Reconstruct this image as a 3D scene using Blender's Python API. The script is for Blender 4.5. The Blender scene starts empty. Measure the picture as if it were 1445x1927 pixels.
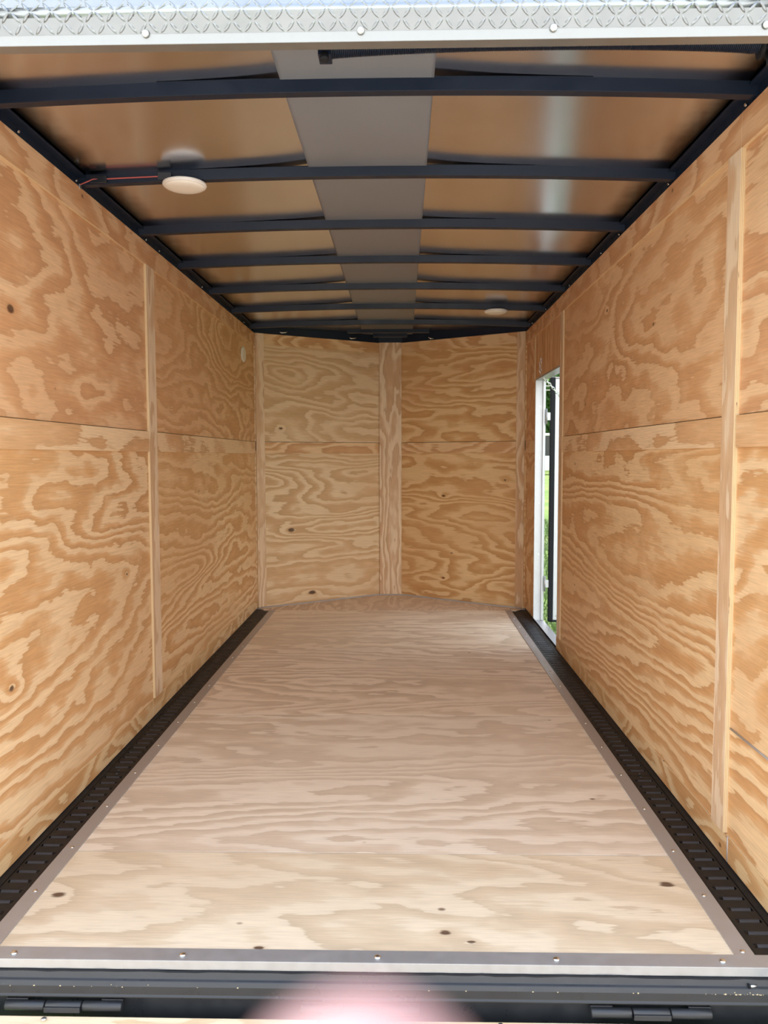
import bpy, bmesh, math, random
from mathutils import Vector, Matrix
random.seed(7)
S = bpy.context.scene
COL = S.collection

# ------------------------------------------------------------------ camera
F_PX, CX, CH = 1515.4, 0.102, 1.117
PITCH, YAW, ROLL = 0.06898, 0.02286, 0.0023
fw = Vector((-math.sin(YAW)*math.cos(PITCH), math.cos(YAW)*math.cos(PITCH), -math.sin(PITCH)))
rt0 = Vector((math.cos(YAW), math.sin(YAW), 0)); up0 = rt0.cross(fw)
RT = math.cos(ROLL)*rt0 - math.sin(ROLL)*up0; UP = math.sin(ROLL)*rt0 + math.cos(ROLL)*up0
cd = bpy.data.cameras.new('camera'); cam = bpy.data.objects.new('camera', cd); COL.objects.link(cam)
cam.matrix_world = Matrix(((RT.x, UP.x, -fw.x, CX), (RT.y, UP.y, -fw.y, 0), (RT.z, UP.z, -fw.z, CH), (0, 0, 0, 1)))
cd.sensor_fit = 'HORIZONTAL'; cd.sensor_width = 7.0; cd.lens = F_PX*7.0/1445.0
cd.clip_start = 0.005; cd.clip_end = 500
cd.dof.use_dof = True; cd.dof.focus_distance = 3.0; cd.dof.aperture_fstop = 1.8     # phone lens
S.camera = cam

# ------------------------------------------------------------------ light and exposure
S.view_settings.view_transform = 'Standard'; S.view_settings.look = 'None'
S.view_settings.gamma = 1.0; S.view_settings.use_curve_mapping = False
S.view_settings.exposure = 1.43
S.cycles.max_bounces = 12; S.cycles.diffuse_bounces = 10; S.cycles.glossy_bounces = 8      # light has to find its way to the nose
w = bpy.data.worlds.new('sky'); S.world = w; w.use_nodes = True
nt = w.node_tree; nt.nodes.clear()
def wn(t, **k):
    n = nt.nodes.new(t)
    for a, b in k.items(): setattr(n, a, b)
    return n
tc = wn('ShaderNodeTexCoord'); sx = wn('ShaderNodeSeparateXYZ'); nt.links.new(tc.outputs['Generated'], sx.inputs[0])
rp = wn('ShaderNodeValToRGB'); nt.links.new(sx.outputs['Z'], rp.inputs[0])
rp.color_ramp.elements[0].position = 0.0; rp.color_ramp.elements[0].color = (0.98, 0.99, 1.0, 1)
rp.color_ramp.elements[1].position = 1.0; rp.color_ramp.elements[1].color = (0.40, 0.56, 0.88, 1)
e_ = rp.color_ramp.elements.new(0.45); e_.color = (0.95, 0.98, 1.0, 1)
cl = wn('ShaderNodeTexNoise'); cl.inputs['Scale'].default_value = 3.0; cl.inputs['Detail'].default_value = 5
nt.links.new(tc.outputs['Generated'], cl.inputs['Vector'])
cr = wn('ShaderNodeMapRange'); cr.inputs['From Min'].default_value = 0.46; cr.inputs['From Max'].default_value = 0.75; cr.inputs['To Max'].default_value = 0.6
nt.links.new(cl.outputs['Fac'], cr.inputs['Value'])
mx = wn('ShaderNodeMix', data_type='RGBA'); nt.links.new(cr.outputs[0], mx.inputs['Factor'])
nt.links.new(rp.outputs[0], mx.inputs['A']); mx.inputs['B'].default_value = (1, 1, 1, 1)
bg = wn('ShaderNodeBackground'); bg.inputs['Strength'].default_value = 1.25; nt.links.new(mx.outputs['Result'], bg.inputs[0])
wo = wn('ShaderNodeOutputWorld'); nt.links.new(bg.outputs[0], wo.inputs[0])
sd = bpy.data.lights.new('sun', 'SUN'); sd.energy = 7.0; sd.angle = 0.01; sd.color = (1.0, 0.95, 0.86)
so = bpy.data.objects.new('sun', sd); COL.objects.link(so); so.location = (-6, 8, 14)
so.rotation_euler = Vector((0.42, -0.38, -0.95)).to_track_quat('-Z', 'Y').to_euler()

# ------------------------------------------------------------------ materials
def base(name, col=(0.5, 0.5, 0.5), rough=0.5, metal=0.0, spec=0.5):
    m = bpy.data.materials.new(name); m.use_nodes = True
    b = m.node_tree.nodes['Principled BSDF']
    b.inputs['Base Color'].default_value = (*col, 1); b.inputs['Roughness'].default_value = rough
    b.inputs['Metallic'].default_value = metal; b.inputs['Specular IOR Level'].default_value = spec
    return m
class NB:
    def __init__(s, m): s.t = m.node_tree; s.b = s.t.nodes['Principled BSDF']
    def n(s, t, **k):
        x = s.t.nodes.new(t)
        for a, b in k.items(): setattr(x, a, b)
        return x
    def put(s, sock, v):
        if hasattr(v, 'is_linked') or hasattr(v, 'links'): s.t.links.new(v, sock)
        else: sock.default_value = v
    def m(s, op, a, b=0.0, c=None):
        x = s.n('ShaderNodeMath', operation=op); s.put(x.inputs[0], a); s.put(x.inputs[1], b)
        if c is not None: s.put(x.inputs[2], c)
        return x.outputs[0]
    def noise(s, vec, scale, detail=2.0, rough=0.5, dist=0.0):
        x = s.n('ShaderNodeTexNoise'); s.put(x.inputs['Vector'], vec); x.inputs['Scale'].default_value = scale
        x.inputs['Detail'].default_value = detail; x.inputs['Roughness'].default_value = rough
        x.inputs['Distortion'].default_value = dist
        return x.outputs['Fac']
    def comb(s, a, b, c=0.0):
        x = s.n('ShaderNodeCombineXYZ'); s.put(x.inputs[0], a); s.put(x.inputs[1], b); s.put(x.inputs[2], c); return x.outputs[0]
    def ramp(s, v, els):
        x = s.n('ShaderNodeValToRGB'); s.put(x.inputs[0], v); r = x.color_ramp
        while len(r.elements) < len(els): r.elements.new(0.5)
        for e, (p, c) in zip(r.elements, els): e.position = p; e.color = (*c, 1)
        return x.outputs[0]
    def rng(s, v, a, b, c=0.0, d=1.0, smooth=False):
        x = s.n('ShaderNodeMapRange'); x.clamp = True
        if smooth: x.interpolation_type = 'SMOOTHSTEP'
        s.put(x.inputs['Value'], v)
        for k, q in zip(('From Min', 'From Max', 'To Min', 'To Max'), (a, b, c, d)): x.inputs[k].default_value = q
        return x.outputs[0]
    def mix(s, f, a, b, mode='MIX'):
        x = s.n('ShaderNodeMix', data_type='RGBA', blend_type=mode)
        s.put(x.inputs['Factor'], f)
        for k, v in (('A', a), ('B', b)):
            if isinstance(v, tuple): v = (*v, 1) if len(v) == 3 else v
            s.put(x.inputs[k], v)
        return x.outputs['Result']
    def bump(s, h, strength=0.2, dist=0.002):
        x = s.n('ShaderNodeBump'); x.inputs['Strength'].default_value = strength; x.inputs['Distance'].default_value = dist
        s.put(x.inputs['Height'], h); s.t.links.new(x.outputs[0], s.b.inputs['Normal'])
    def objxyz(s):
        c = s.n('ShaderNodeTexCoord'); x = s.n('ShaderNodeSeparateXYZ'); s.t.links.new(c.outputs['Object'], x.inputs[0])
        return {'x': x.outputs[0], 'y': x.outputs[1], 'z': x.outputs[2], 'v': c.outputs['Object']}

def ply(name, g, c, off, light, dark, N=9, sg=0.55, sc=1.7, tilt=0.0, knots=(), edge=0.55, red=None, fib=0.10, grey=0.0, wig=0.9, kamp=0.075):
    """rotary-cut pine plywood: contour bands of a stretched field, rings around knots, fibres, specks"""
    if not name.startswith(('plywood_floor', 'plywood_ramp')):
        eg, eb = (0.52, 0.55) if 'nose_left' in name or 'post' in name else (0.60, 0.66)
        light, dark, red = ((c_[0]**0.43, c_[1]**eg, c_[2]**eb) for c_ in (light, dark, red or dark))
        dark = (dark[0]*0.93, dark[1]*0.86, dark[2]*0.80) if 'upper' not in name else (dark[0]*0.95, dark[1]*0.90, dark[2]*0.86)
    m = base(name, rough=0.52, spec=0.28); q = NB(m); o = q.objxyz(); G, C = o[g], o[c]
    C2 = q.m('ADD', C, q.m('MULTIPLY', G, tilt))
    p = q.comb(q.m('MULTIPLY', G, sg), q.m('MULTIPLY', C2, sc), off)
    f1 = q.noise(p, 1.0, 2.0, 0.45, 0.35)
    pm = q.comb(q.m('MULTIPLY', G, 5.0), q.m('MULTIPLY', C2, 11.0), off+3.1)
    f2 = q.noise(pm, 1.0, 2.0, 0.5)
    pf = q.comb(q.m('MULTIPLY', G, 8.0), q.m('MULTIPLY', C, 105.0), off)
    f3 = q.noise(pf, 1.0, 2.0, 0.6)
    val = q.m('ADD', q.m('ADD', f1, q.m('MULTIPLY', f2, wig*1.5/N)), q.m('MULTIPLY', f3, 0.36/N))
    core = None
    for (kg, kc, kr) in knots:
        dg = q.m('MULTIPLY', q.m('SUBTRACT', G, kg), 0.62); dc = q.m('SUBTRACT', C, kc)
        d = q.m('SQRT', q.m('ADD', q.m('MULTIPLY', dg, dg), q.m('MULTIPLY', dc, dc)))
        val = q.m('ADD', val, q.m('MULTIPLY', q.m('POWER', 2.718, q.m('MULTIPLY', d, -0.5/kr)), kamp))
        dj = q.m('ADD', d, q.m('MULTIPLY', q.m('SUBTRACT', f3, 0.5), kr*0.9))
        k = q.rng(dj, kr*0.45, kr*0.95, 1.0, 0.0, True)
        core = k if core is None else q.m('MAXIMUM', core, k)
    fr = q.m('FRACT', q.m('MULTIPLY', val, N*1.3))
    mid = tuple(l*(1-edge) + d*edge for l, d in zip(light, dark))
    pale = tuple(min(1, l*1.05) for l in light)
    col = q.ramp(fr, [(0.0, light), (0.20, pale), (0.38, light), (0.45, mid), (0.66, dark), (0.95, tuple(d*0.90 for d in dark)), (1.0, light)])
    big = q.noise(q.comb(q.m('MULTIPLY', G, 0.9), q.m('MULTIPLY', C, 1.5), off+8), 1.0, 3.0, 0.6)
    col = q.mix(q.rng(big, 0.40, 0.66, 0.0, 0.45, True), col, red or dark)
    pat = q.noise(q.comb(q.m('MULTIPLY', G, 2.2), q.m('MULTIPLY', C, 3.4), off+17), 1.0, 5.0, 0.65)
    col = q.mix(q.rng(pat, 0.54, 0.68, 0.0, 0.40, True), col, pale)
    fi = q.noise(q.comb(q.m('MULTIPLY', G, 9.0), q.m('MULTIPLY', C, 260.0), off), 1.0, 3.0, 0.65)
    col = q.mix(1.0, col, q.ramp(fi, [(0.25, (1-fib*2,)*3), (0.7, (1+fib*0.3,)*3)]), 'MULTIPLY')
    if grey: col = q.mix(q.rng(pat, 0.35, 0.6, grey, 0.0, True), col, (0.42, 0.36, 0.30))
    vo = q.n('ShaderNodeTexVoronoi'); vo.inputs['Scale'].default_value = 1.0
    q.put(vo.inputs['Vector'], q.comb(q.m('MULTIPLY', G, 4.0), q.m('MULTIPLY', C, 6.0), off))
    sp = q.rng(vo.outputs['Distance'], 0.022, 0.05, 1.0, 0.0)
    hs = q.n('ShaderNodeSeparateColor'); q.t.links.new(vo.outputs['Color'], hs.inputs[0])
    sp = q.m('MULTIPLY', sp, q.m('GREATER_THAN', hs.outputs[0], 0.72))
    col = q.mix(q.m('MULTIPLY', sp, 0.8), col, (0.12, 0.05, 0.02))
    if core is not None: col = q.mix(q.m('MULTIPLY', core, 0.9), col, (0.075, 0.028, 0.012))
    q.t.links.new(col, q.b.inputs['Base Color'])
    q.bump(q.m('ADD', q.m('MULTIPLY', fi, 0.6), q.m('MULTIPLY', fr, 0.3)), 0.12, 0.0015)
    return m

WL, WD = (0.66, 0.43, 0.215), (0.47, 0.245, 0.09)
WR = (0.46, 0.225, 0.095)
M = {}
M['ll1'] = ply('plywood_left_lower', 'y', 'z', 1.3, WL, WD, 15, 0.34, 1.9, 0.0, [(2.157, 0.482, 0.012), (3.1, 0.66, 0.008)], red=WD)
M['ll2'] = ply('plywood_left_lower_far', 'y', 'z', 5.7, (0.66, 0.42, 0.195), (0.48, 0.25, 0.085), 29, 0.16, 1.6, 0.0, red=WD, wig=0.7)
M['lu1'] = ply('plywood_left_upper', 'y', 'z', 9.2, (0.58, 0.33, 0.16), (0.43, 0.205, 0.085), 9, 0.75, 1.6, 0.0, [(2.224, 1.526, 0.016)], red=WR)
M['lu2'] = ply('plywood_left_upper_far', 'y', 'z', 12.6, (0.58, 0.34, 0.155), (0.44, 0.22, 0.08), 13, 0.55, 1.9, 0.0, red=WR)
M['rl1'] = ply('plywood_right_lower', 'y', 'z', 21.4, (0.66, 0.42, 0.195), (0.47, 0.24, 0.085), 26, 0.17, 1.5, 0.0, red=WD, wig=0.7)
M['rl0'] = ply('plywood_right_lower_rear', 'y', 'z', 25.8, WL, WD, 9, 0.6, 1.4, 0.2, red=WD)
M['ru1'] = ply('plywood_right_upper', 'y', 'z', 31.1, (0.58, 0.34, 0.16), (0.44, 0.22, 0.085), 9, 0.55, 1.7, 0.0, [(3.6, 1.75, 0.010)], red=WR)
M['ru0'] = ply('plywood_right_upper_rear', 'y', 'z', 37.9, (0.57, 0.34, 0.165), (0.43, 0.21, 0.09), 10, 0.7, 1.3, 0.0, red=WR)
M['over'] = ply('plywood_over_door', 'z', 'y', 41.0, (0.55, 0.32, 0.145), (0.40, 0.195, 0.075), 10, 0.35, 2.6, red=WR)
M['stripY'] = ply('plywood_strip_lengthwise', 'y', 'z', 46.0, (0.68, 0.45, 0.235), (0.52, 0.29, 0.125), 6, 0.5, 2.0, red=(0.55, 0.32, 0.15), wig=0.5)
M['capY'] = ply('plywood_cap_strip', 'y', 'z', 49.0, (0.55, 0.325, 0.16), (0.42, 0.21, 0.09), 8, 0.9, 2.2, red=WR)
M['skirt'] = ply('plywood_skirting', 'y', 'z', 52.0, (0.60, 0.39, 0.175), (0.44, 0.23, 0.08), 8, 1.6, 2.5, red=(0.50, 0.30, 0.11))
M['postZ'] = ply('plywood_post', 'z', 'y', 55.0, (0.65, 0.44, 0.245), (0.52, 0.30, 0.14), 6, 0.35, 4.5, red=(0.54, 0.32, 0.16))
M['postX'] = ply('plywood_nose_post', 'z', 'x', 58.0, (0.65, 0.44, 0.225), (0.48, 0.26, 0.11), 9, 0.55, 5.0, red=(0.52, 0.30, 0.14))
M['nlu'] = ply('plywood_nose_left_upper', 'x', 'z', 61.0, (0.64, 0.425, 0.20), (0.48, 0.265, 0.10), 13, 0.7, 2.0, 0.12, [(-0.80, 1.325, 0.011)], red=WD)
M['nll'] = ply('plywood_nose_left_lower', 'x', 'z', 64.0, (0.66, 0.44, 0.205), (0.50, 0.275, 0.10), 12, 0.5, 2.6, 0.0, [(-0.735, 0.565, 0.019), (-0.59, 0.075, 0.022)], red=WD)
M['nru'] = ply('plywood_nose_right_upper', 'x', 'z', 67.0, (0.62, 0.40, 0.165), (0.45, 0.235, 0.075), 12, 0.5, 2.4, 0.0, red=WD)
M['nrl'] = ply('plywood_nose_right_lower', 'x', 'z', 70.0, (0.62, 0.40, 0.165), (0.45, 0.235, 0.075), 14, 0.6, 2.3, 0.0, [(0.42, 0.81, 0.010), (0.42, 0.17, 0.010), (0.86, 0.94, 0.008)], red=WD)
M['nstrip'] = ply('plywood_nose_strip', 'x', 'z', 73.0, (0.62, 0.40, 0.185), (0.47, 0.25, 0.10), 9, 1.2, 2.5, red=WD)
FL, FD = (0.74, 0.58, 0.40), (0.58, 0.40, 0.24)
M['f0'] = ply('plywood_floor_rear', 'x', 'y', 81.0, (0.79, 0.67, 0.50), (0.69, 0.55, 0.38), 11, 0.5, 2.2, 0.1,
              [(-0.226, 1.755, 0.010), (0.202, 1.823, 0.012), (0.260, 1.787, 0.008), (-0.778, 1.968, 0.016), (0.791, 2.048, 0.017)], red=(0.76, 0.60, 0.42), fib=0.09, kamp=0.05)
M['f1'] = ply('plywood_floor_second', 'x', 'y', 84.0, (0.85, 0.73, 0.59), (0.72, 0.575, 0.43), 13, 0.30, 1.7, red=(0.77, 0.63, 0.49), fib=0.08)
M['f2'] = ply('plywood_floor_third', 'x', 'y', 87.0, (0.88, 0.74, 0.59), (0.72, 0.56, 0.41), 18, 0.26, 1.6, red=(0.78, 0.63, 0.48), fib=0.08)
M['f3'] = ply('plywood_floor_front', 'x', 'y', 90.0, (0.88, 0.74, 0.57), (0.75, 0.59, 0.43), 13, 0.26, 1.8, red=(0.80, 0.65, 0.48), fib=0.08)
M['f4'] = ply('plywood_floor_nose', 'y', 'x', 93.0, (0.80, 0.64, 0.47), (0.68, 0.51, 0.36), 9, 0.6, 3.5, red=(0.73, 0.56, 0.41), fib=0.08)
M['ramp'] = ply('plywood_ramp', 'x', 'y', 97.0, (0.80, 0.66, 0.46), (0.68, 0.50, 0.30), 7, 0.6, 1.5, red=(0.74, 0.57, 0.38))

def ply_edge():
    m = base('plywood_edge_layers', rough=0.65, spec=0.2); q = NB(m); o = q.objxyz()
    n = q.noise(q.comb(q.m('MULTIPLY', o['x'], 60), q.m('MULTIPLY', o['y'], 30), q.m('MULTIPLY', o['z'], 9)), 1.0, 3, 0.6)
    st = q.m('FRACT', q.m('ADD', q.m('MULTIPLY', o['x'], 240), 0.1))
    col = q.ramp(st, [(0.0, (0.74, 0.58, 0.36)), (0.35, (0.72, 0.55, 0.33)), (0.45, (0.44, 0.27, 0.12)), (0.62, (0.48, 0.30, 0.14)), (0.72, (0.76, 0.6, 0.38))])
    vo = q.rng(n, 0.69, 0.73)
    q.t.links.new(q.mix(vo, col, (0.05, 0.03, 0.02)), q.b.inputs['Base Color'])
    return m
M['edge'] = ply_edge()

def rough_metal(name, col, rough, metal=1.0, scale=14.0, amp=0.12, bump=0.0, vec=(1, 1, 1)):
    m = base(name, col, rough, metal); q = NB(m); o = q.objxyz()
    v = q.comb(q.m('MULTIPLY', o['x'], vec[0]), q.m('MULTIPLY', o['y'], vec[1]), q.m('MULTIPLY', o['z'], vec[2]))
    n = q.noise(v, scale, 4, 0.6)
    q.t.links.new(q.rng(n, 0.3, 0.7, max(0.02, rough-amp), rough+amp), q.b.inputs['Roughness'])
    q.t.links.new(q.mix(q.rng(n, 0.3, 0.75), tuple(c*0.88 for c in col), col), q.b.inputs['Base Color'])
    if bump: q.bump(n, bump, 0.002)
    return m
def roof_mat():
    m = rough_metal('mill_finish_roof_sheet', (0.78, 0.82, 0.90), 0.20, 1.0, 3.0, 0.03); q = NB(m); o = q.objxyz()
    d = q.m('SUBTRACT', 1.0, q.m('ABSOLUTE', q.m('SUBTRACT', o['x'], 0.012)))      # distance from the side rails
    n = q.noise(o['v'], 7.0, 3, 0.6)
    f = q.rng(q.m('ADD', d, q.m('MULTIPLY', q.m('SUBTRACT', n, 0.5), 0.05)), 0.055, 0.150, 1.0, 0.0, True)  # colour darkens towards the side rails, edge broken by noise
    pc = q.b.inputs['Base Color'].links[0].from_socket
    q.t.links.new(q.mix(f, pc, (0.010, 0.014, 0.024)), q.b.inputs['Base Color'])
    return m
M['roof'] = roof_mat()
M['stripe'] = rough_metal('grey_centre_sheet', (0.215, 0.235, 0.265), 0.38, 0.1, 4.0, 0.03)
M['black'] = rough_metal('black_painted_steel', (0.008, 0.015, 0.032), 0.42, 0.0, 9.0, 0.08); M['black'].node_tree.nodes['Principled BSDF'].inputs['Specular IOR Level'].default_value = 0.3
M['blackdirty'] = rough_metal('dusty_black_paint', (0.022, 0.024, 0.028), 0.36, 0.0, 18.0, 0.14)
M['track'] = rough_metal('black_rail_coating', (0.012, 0.012, 0.013), 0.52, 0.0, 25.0, 0.08); M['track'].node_tree.nodes['Principled BSDF'].inputs['Specular IOR Level'].default_value = 0.28
M['trackin'] = rough_metal('black_rail_inside', (0.032, 0.035, 0.045), 0.34, 0.0, 25.0, 0.08)  # lighter and bluer than the coating: slot lip highlights put into the colour
M['alu'] = rough_metal('brushed_aluminium', (0.44, 0.44, 0.445), 0.40, 0.55, 30.0, 0.08, vec=(1, 1, 1))
M['alutrim'] = rough_metal('dull_aluminium_trim', (0.42, 0.385, 0.36), 0.42, 0.35, 22.0, 0.1)
M['aluwhite'] = rough_metal('bright_aluminium_jamb', (0.70, 0.72, 0.74), 0.45, 0.4, 20.0, 0.1)
M['lip'] = rough_metal('satin_aluminium_lip', (0.33, 0.335, 0.325), 0.36, 0.8, 26.0, 0.08)
M['tread'] = rough_metal('polished_tread_plate', (0.33, 0.345, 0.345), 0.20, 1.0, 20.0, 0.04)
M['screw'] = base('zinc_screw', (0.78, 0.80, 0.80), 0.22, 1.0)
M['white'] = base('white_plastic', (0.82, 0.80, 0.76), 0.35)
M['lens'] = base('milky_lens_plastic', (0.86, 0.83, 0.76), 0.28)
M['caulk'] = base('grey_sealant', (0.42, 0.38, 0.36), 0.45)
M['seam'] = base('dark_grey_sealant', (0.10, 0.085, 0.075), 0.6)
M['rubber'] = base('black_rubber', (0.008, 0.009, 0.012), 0.6, 0.0, 0.25)
M['wire'] = base('red_wire_jacket', (0.42, 0.09, 0.08), 0.45)
M['tape'] = base('black_tape', (0.015, 0.018, 0.024), 0.4)
M['skin_ext'] = base('black_exterior_sheet', (0.02, 0.02, 0.022), 0.25)
M['chip'] = base('pine_sawdust', (0.72, 0.58, 0.34), 0.7)
M['frost'] = base('white_door_skin', (0.80, 0.82, 0.85), 0.4)

# ------------------------------------------------------------------ helpers
class MB:
    def __init__(s): s.v = []; s.f = []; s.mi = []; s.sm = []
    def add(s, vs, fs, mi=0, smooth=False):
        b = len(s.v); s.v += [tuple(p) for p in vs]
        for f in fs: s.f.append(tuple(i+b for i in f)); s.mi.append(mi); s.sm.append(smooth)
        return s
    def box(s, x0, x1, y0, y1, z0, z1, mi=0, smi=None):
        """smi: {face: material index} with faces -z +z -y +x +y -x"""
        x0, x1 = sorted((x0, x1)); y0, y1 = sorted((y0, y1)); z0, z1 = sorted((z0, z1))
        vs = [(x0, y0, z0), (x1, y0, z0), (x1, y1, z0), (x0, y1, z0), (x0, y0, z1), (x1, y0, z1), (x1, y1, z1), (x0, y1, z1)]
        for k, f in zip(('-z', '+z', '-y', '+x', '+y', '-x'), ((3, 2, 1, 0), (4, 5, 6, 7), (0, 1, 5, 4), (1, 2, 6, 5), (2, 3, 7, 6), (3, 0, 4, 7))):
            b = len(s.v); s.v += [vs[i] for i in f]; s.f.append((b, b+1, b+2, b+3))
            s.mi.append((smi or {}).get(k, mi)); s.sm.append(False)
        return s
    def prism(s, poly, a, b, fn, mi=0, smooth=False):
        """poly: 2-D outline (counter-clockwise) extruded from a to b; fn(u,v,t) -> xyz"""
        n = len(poly); vs = [fn(u, v, a) for u, v in poly] + [fn(u, v, b) for u, v in poly]
        fs = [tuple(range(n))[::-1], tuple(range(n, 2*n))] + [(i, (i+1) % n, n+(i+1) % n, n+i) for i in range(n)]
        return s.add(vs, fs, mi, smooth)
    def lathe(s, prof, origin, axis, seg=24, mi=0, smooth=True):
        """prof: [(r, t)] along axis"""
        ax = Vector(axis).normalized(); u = ax.orthogonal().normalized(); v = ax.cross(u); O = Vector(origin)
        vs = []
        for r, t in prof:
            for k in range(seg):
                a = 2*math.pi*k/seg; vs.append(O + ax*t + (u*math.cos(a)+v*math.sin(a))*r)
        fs = []
        for i in range(len(prof)-1):
            for k in range(seg): fs.append((i*seg+k, i*seg+(k+1) % seg, (i+1)*seg+(k+1) % seg, (i+1)*seg+k))
        s.add(vs, fs, mi, smooth)
        n = len(prof)-1
        s.add(vs[:seg], [tuple(range(seg))[::-1]], mi); s.add(vs[n*seg:], [tuple(range(seg))], mi)
        return s
    def tube(s, pts, r, seg=8, mi=0, closed=False, smooth=True):
        P = [Vector(p) for p in pts]; n = len(P); vs = []; prev = None
        for i in range(n):
            t = (P[(i+1) % n]-P[i-1]) if closed else (P[min(i+1, n-1)]-P[max(i-1, 0)])
            t.normalize()
            u = (prev - t*prev.dot(t)) if prev is not None else t.orthogonal()
            u.normalize(); prev = u; v = t.cross(u)
            rr = r[i] if isinstance(r, (list, tuple)) else r
            for k in range(seg):
                a = 2*math.pi*k/seg; vs.append(P[i] + (u*math.cos(a)+v*math.sin(a))*rr)
        fs = []
        for i in range(n if closed else n-1):
            j = (i+1) % n
            for k in range(seg): fs.append((i*seg+k, i*seg+(k+1) % seg, j*seg+(k+1) % seg, j*seg+k))
        if not closed: fs += [tuple(range(seg))[::-1], tuple(range((n-1)*seg, n*seg))]
        return s.add(vs, fs, mi, smooth)
    def mesh(s, name, mats):
        me = bpy.data.meshes.new(name); me.from_pydata(s.v, [], s.f)
        for m in (mats if isinstance(mats, list) else [mats]): me.materials.append(m)
        for p, mi, sm in zip(me.polygons, s.mi, s.sm): p.material_index = mi; p.use_smooth = sm
        bm = bmesh.new(); bm.from_mesh(me); bmesh.ops.remove_doubles(bm, verts=bm.verts, dist=1e-6)
        bmesh.ops.recalc_face_normals(bm, faces=bm.faces); bm.to_mesh(me); bm.free()
        me.update(); return me
    def build(s, name, mats, parent=None, bevel=0.0):
        o = bpy.data.objects.new(name, s.mesh(name, mats)); COL.objects.link(o)
        if parent is not None: o.parent = parent
        if bevel:
            b = o.modifiers.new('bevel', 'BEVEL'); b.width = bevel; b.segments = 2; b.limit_method = 'ANGLE'
        return o
def tag(o, label=None, cat=None, group=None, kind=None):
    if label: o['label'] = label
    if cat: o['category'] = cat
    if group: o['group'] = group
    if kind: o['kind'] = kind
    return o
def thing(name, label, cat, group=None, loc=(0, 0, 0)):
    o = bpy.data.objects.new(name, None); COL.objects.link(o); o.location = loc; o.empty_display_size = 0.05
    return tag(o, label, cat, group)
def struct(o, label, cat): return tag(o, label, cat, kind='structure')
def inst(me, name, loc, parent=None, rot=None):
    o = bpy.data.objects.new(name, me); COL.objects.link(o); o.location = loc
    if rot: o.rotation_euler = rot
    if parent is not None: o.parent = parent
    return o

# ------------------------------------------------------------------ dimensions (metres; y runs into the trailer, floor at z 0)
XL, XR = -0.9746, 0.9989
YR, YC, YN = 1.70, 5.875, 6.445         # rear edge, nose corner, nose tip
ZT = 2.011                               # plywood top
ZB0, ZB1, ZCAP, ZSK = 1.139, 1.224, 1.919, 0.073
SIL, SIR, SOL, SOR = -0.822, 0.845, -0.8634, 0.8876
DY0, DY1, DZ = 4.645, 5.49, 1.635        # side door opening
PXA, PXB = -0.080, 0.096                 # nose post
TH = 0.010
SEAMS = [1.7275, 2.199, 3.418, 4.638, 5.785]

# ------------------------------------------------------------------ floor
m = MB().prism([(XL-.05, YR+.005), (XR+.05, YR+.005), (XR+.05, YC+.04), (PXB+.03, YN+.05), (PXA-.03, YN+.05), (XL-.05, YC+.04)], -0.11, -0.022, lambda u, v, t: (u, v, t))
floor = struct(m.build('floor', M['blackdirty']), 'trailer floor of pale plywood sheets laid across', 'floor')
for i in range(4):
    MB().box(SIL-.012, SIR+.012, SEAMS[i]+.0022, SEAMS[i+1]-.0022, -0.022, 0.0).build('floor_panel', M['f%d' % i], floor)
for i in (1, 2, 3): MB().box(SIL-.01, SIR+.01, SEAMS[i]-.0022, SEAMS[i]+.0022, -.02, -.0008 if i == 1 else -.0025).build('seam_sealant', M['caulk' if i == 1 else 'seam'], floor)
MB().prism([(XL+.075, 5.7865), (XR-.075, 5.7865), (XR-.015, YC-.005), (PXB, YN-.005), (PXA, YN-.005), (XL+.015, YC-.005)], -0.022, 0.0005, lambda u, v, t: (u, v, t)).build('nose_floor_panel', M['f4'], floor)
screw_me = MB().lathe([(0.0062, 0), (0.0060, 0.0014), (0.0045, 0.0026), (0.0015, 0.0030)], (0, 0, 0), (0, 0, 1), 10).mesh('screw', M['screw'])
for k, (a, b, n) in enumerate(((SIL, SOL, 'left'), (SIR, SOR, 'right'))):
    x0, x1 = sorted((a, b))
    inn = a; sgn = 1 if a > 0 else -1
    m = MB().box(x0, x1, 1.742, 5.79, -0.003, 0.0035)
    m.box(b-.0015, b+.0015, 1.742, 5.79, -0.022, 0.0035)
    t = struct(m.build('trim_%d' % (k+1), M['alutrim'], None, 0.0008), 'flat aluminium edge strip with screws along the %s tie-down rail' % n, 'trim')
    y = 1.757 if k else 1.969-0.222
    while y < 5.78:
        inst(screw_me, 'screw', ((a+b)/2, y, 0.0034), t); y += 0.232 if y < 2.1 else 0.272
# rear sill angle
m = MB().box(XL-.03, XR+.03, 1.700, 1.7445, 0.0, 0.0045); m.box(XL-.03, XR+.03, 1.6985, 1.701, -0.0165, 0.0045)
sill = struct(m.build('trim_3', M['alu'], None, 0.0008), 'aluminium angle capping the rear edge of the plywood floor', 'trim')
for x in (-0.771, -0.390, 0.046, 0.442, 0.807): inst(screw_me, 'screw', (x, 1.719, 0.0045), sill, None).scale = (1.25, 1.25, 1.4)
# sealant along the nose foot
pts = [(XL+.03, YC-.012, .003), (XL+.3, YC+.155, .004), (PXA-.02, YN-.02, .005), (PXB+.02, YN-.02, .005), (XR-.3, YC+.155, .004), (XR-.03, YC-.012, .003)]
struct(MB().tube(pts, 0.006, 8).build('trim_4', M['caulk']), 'bead of grey sealant where the nose wall meets the floor', 'sealant')

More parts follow.
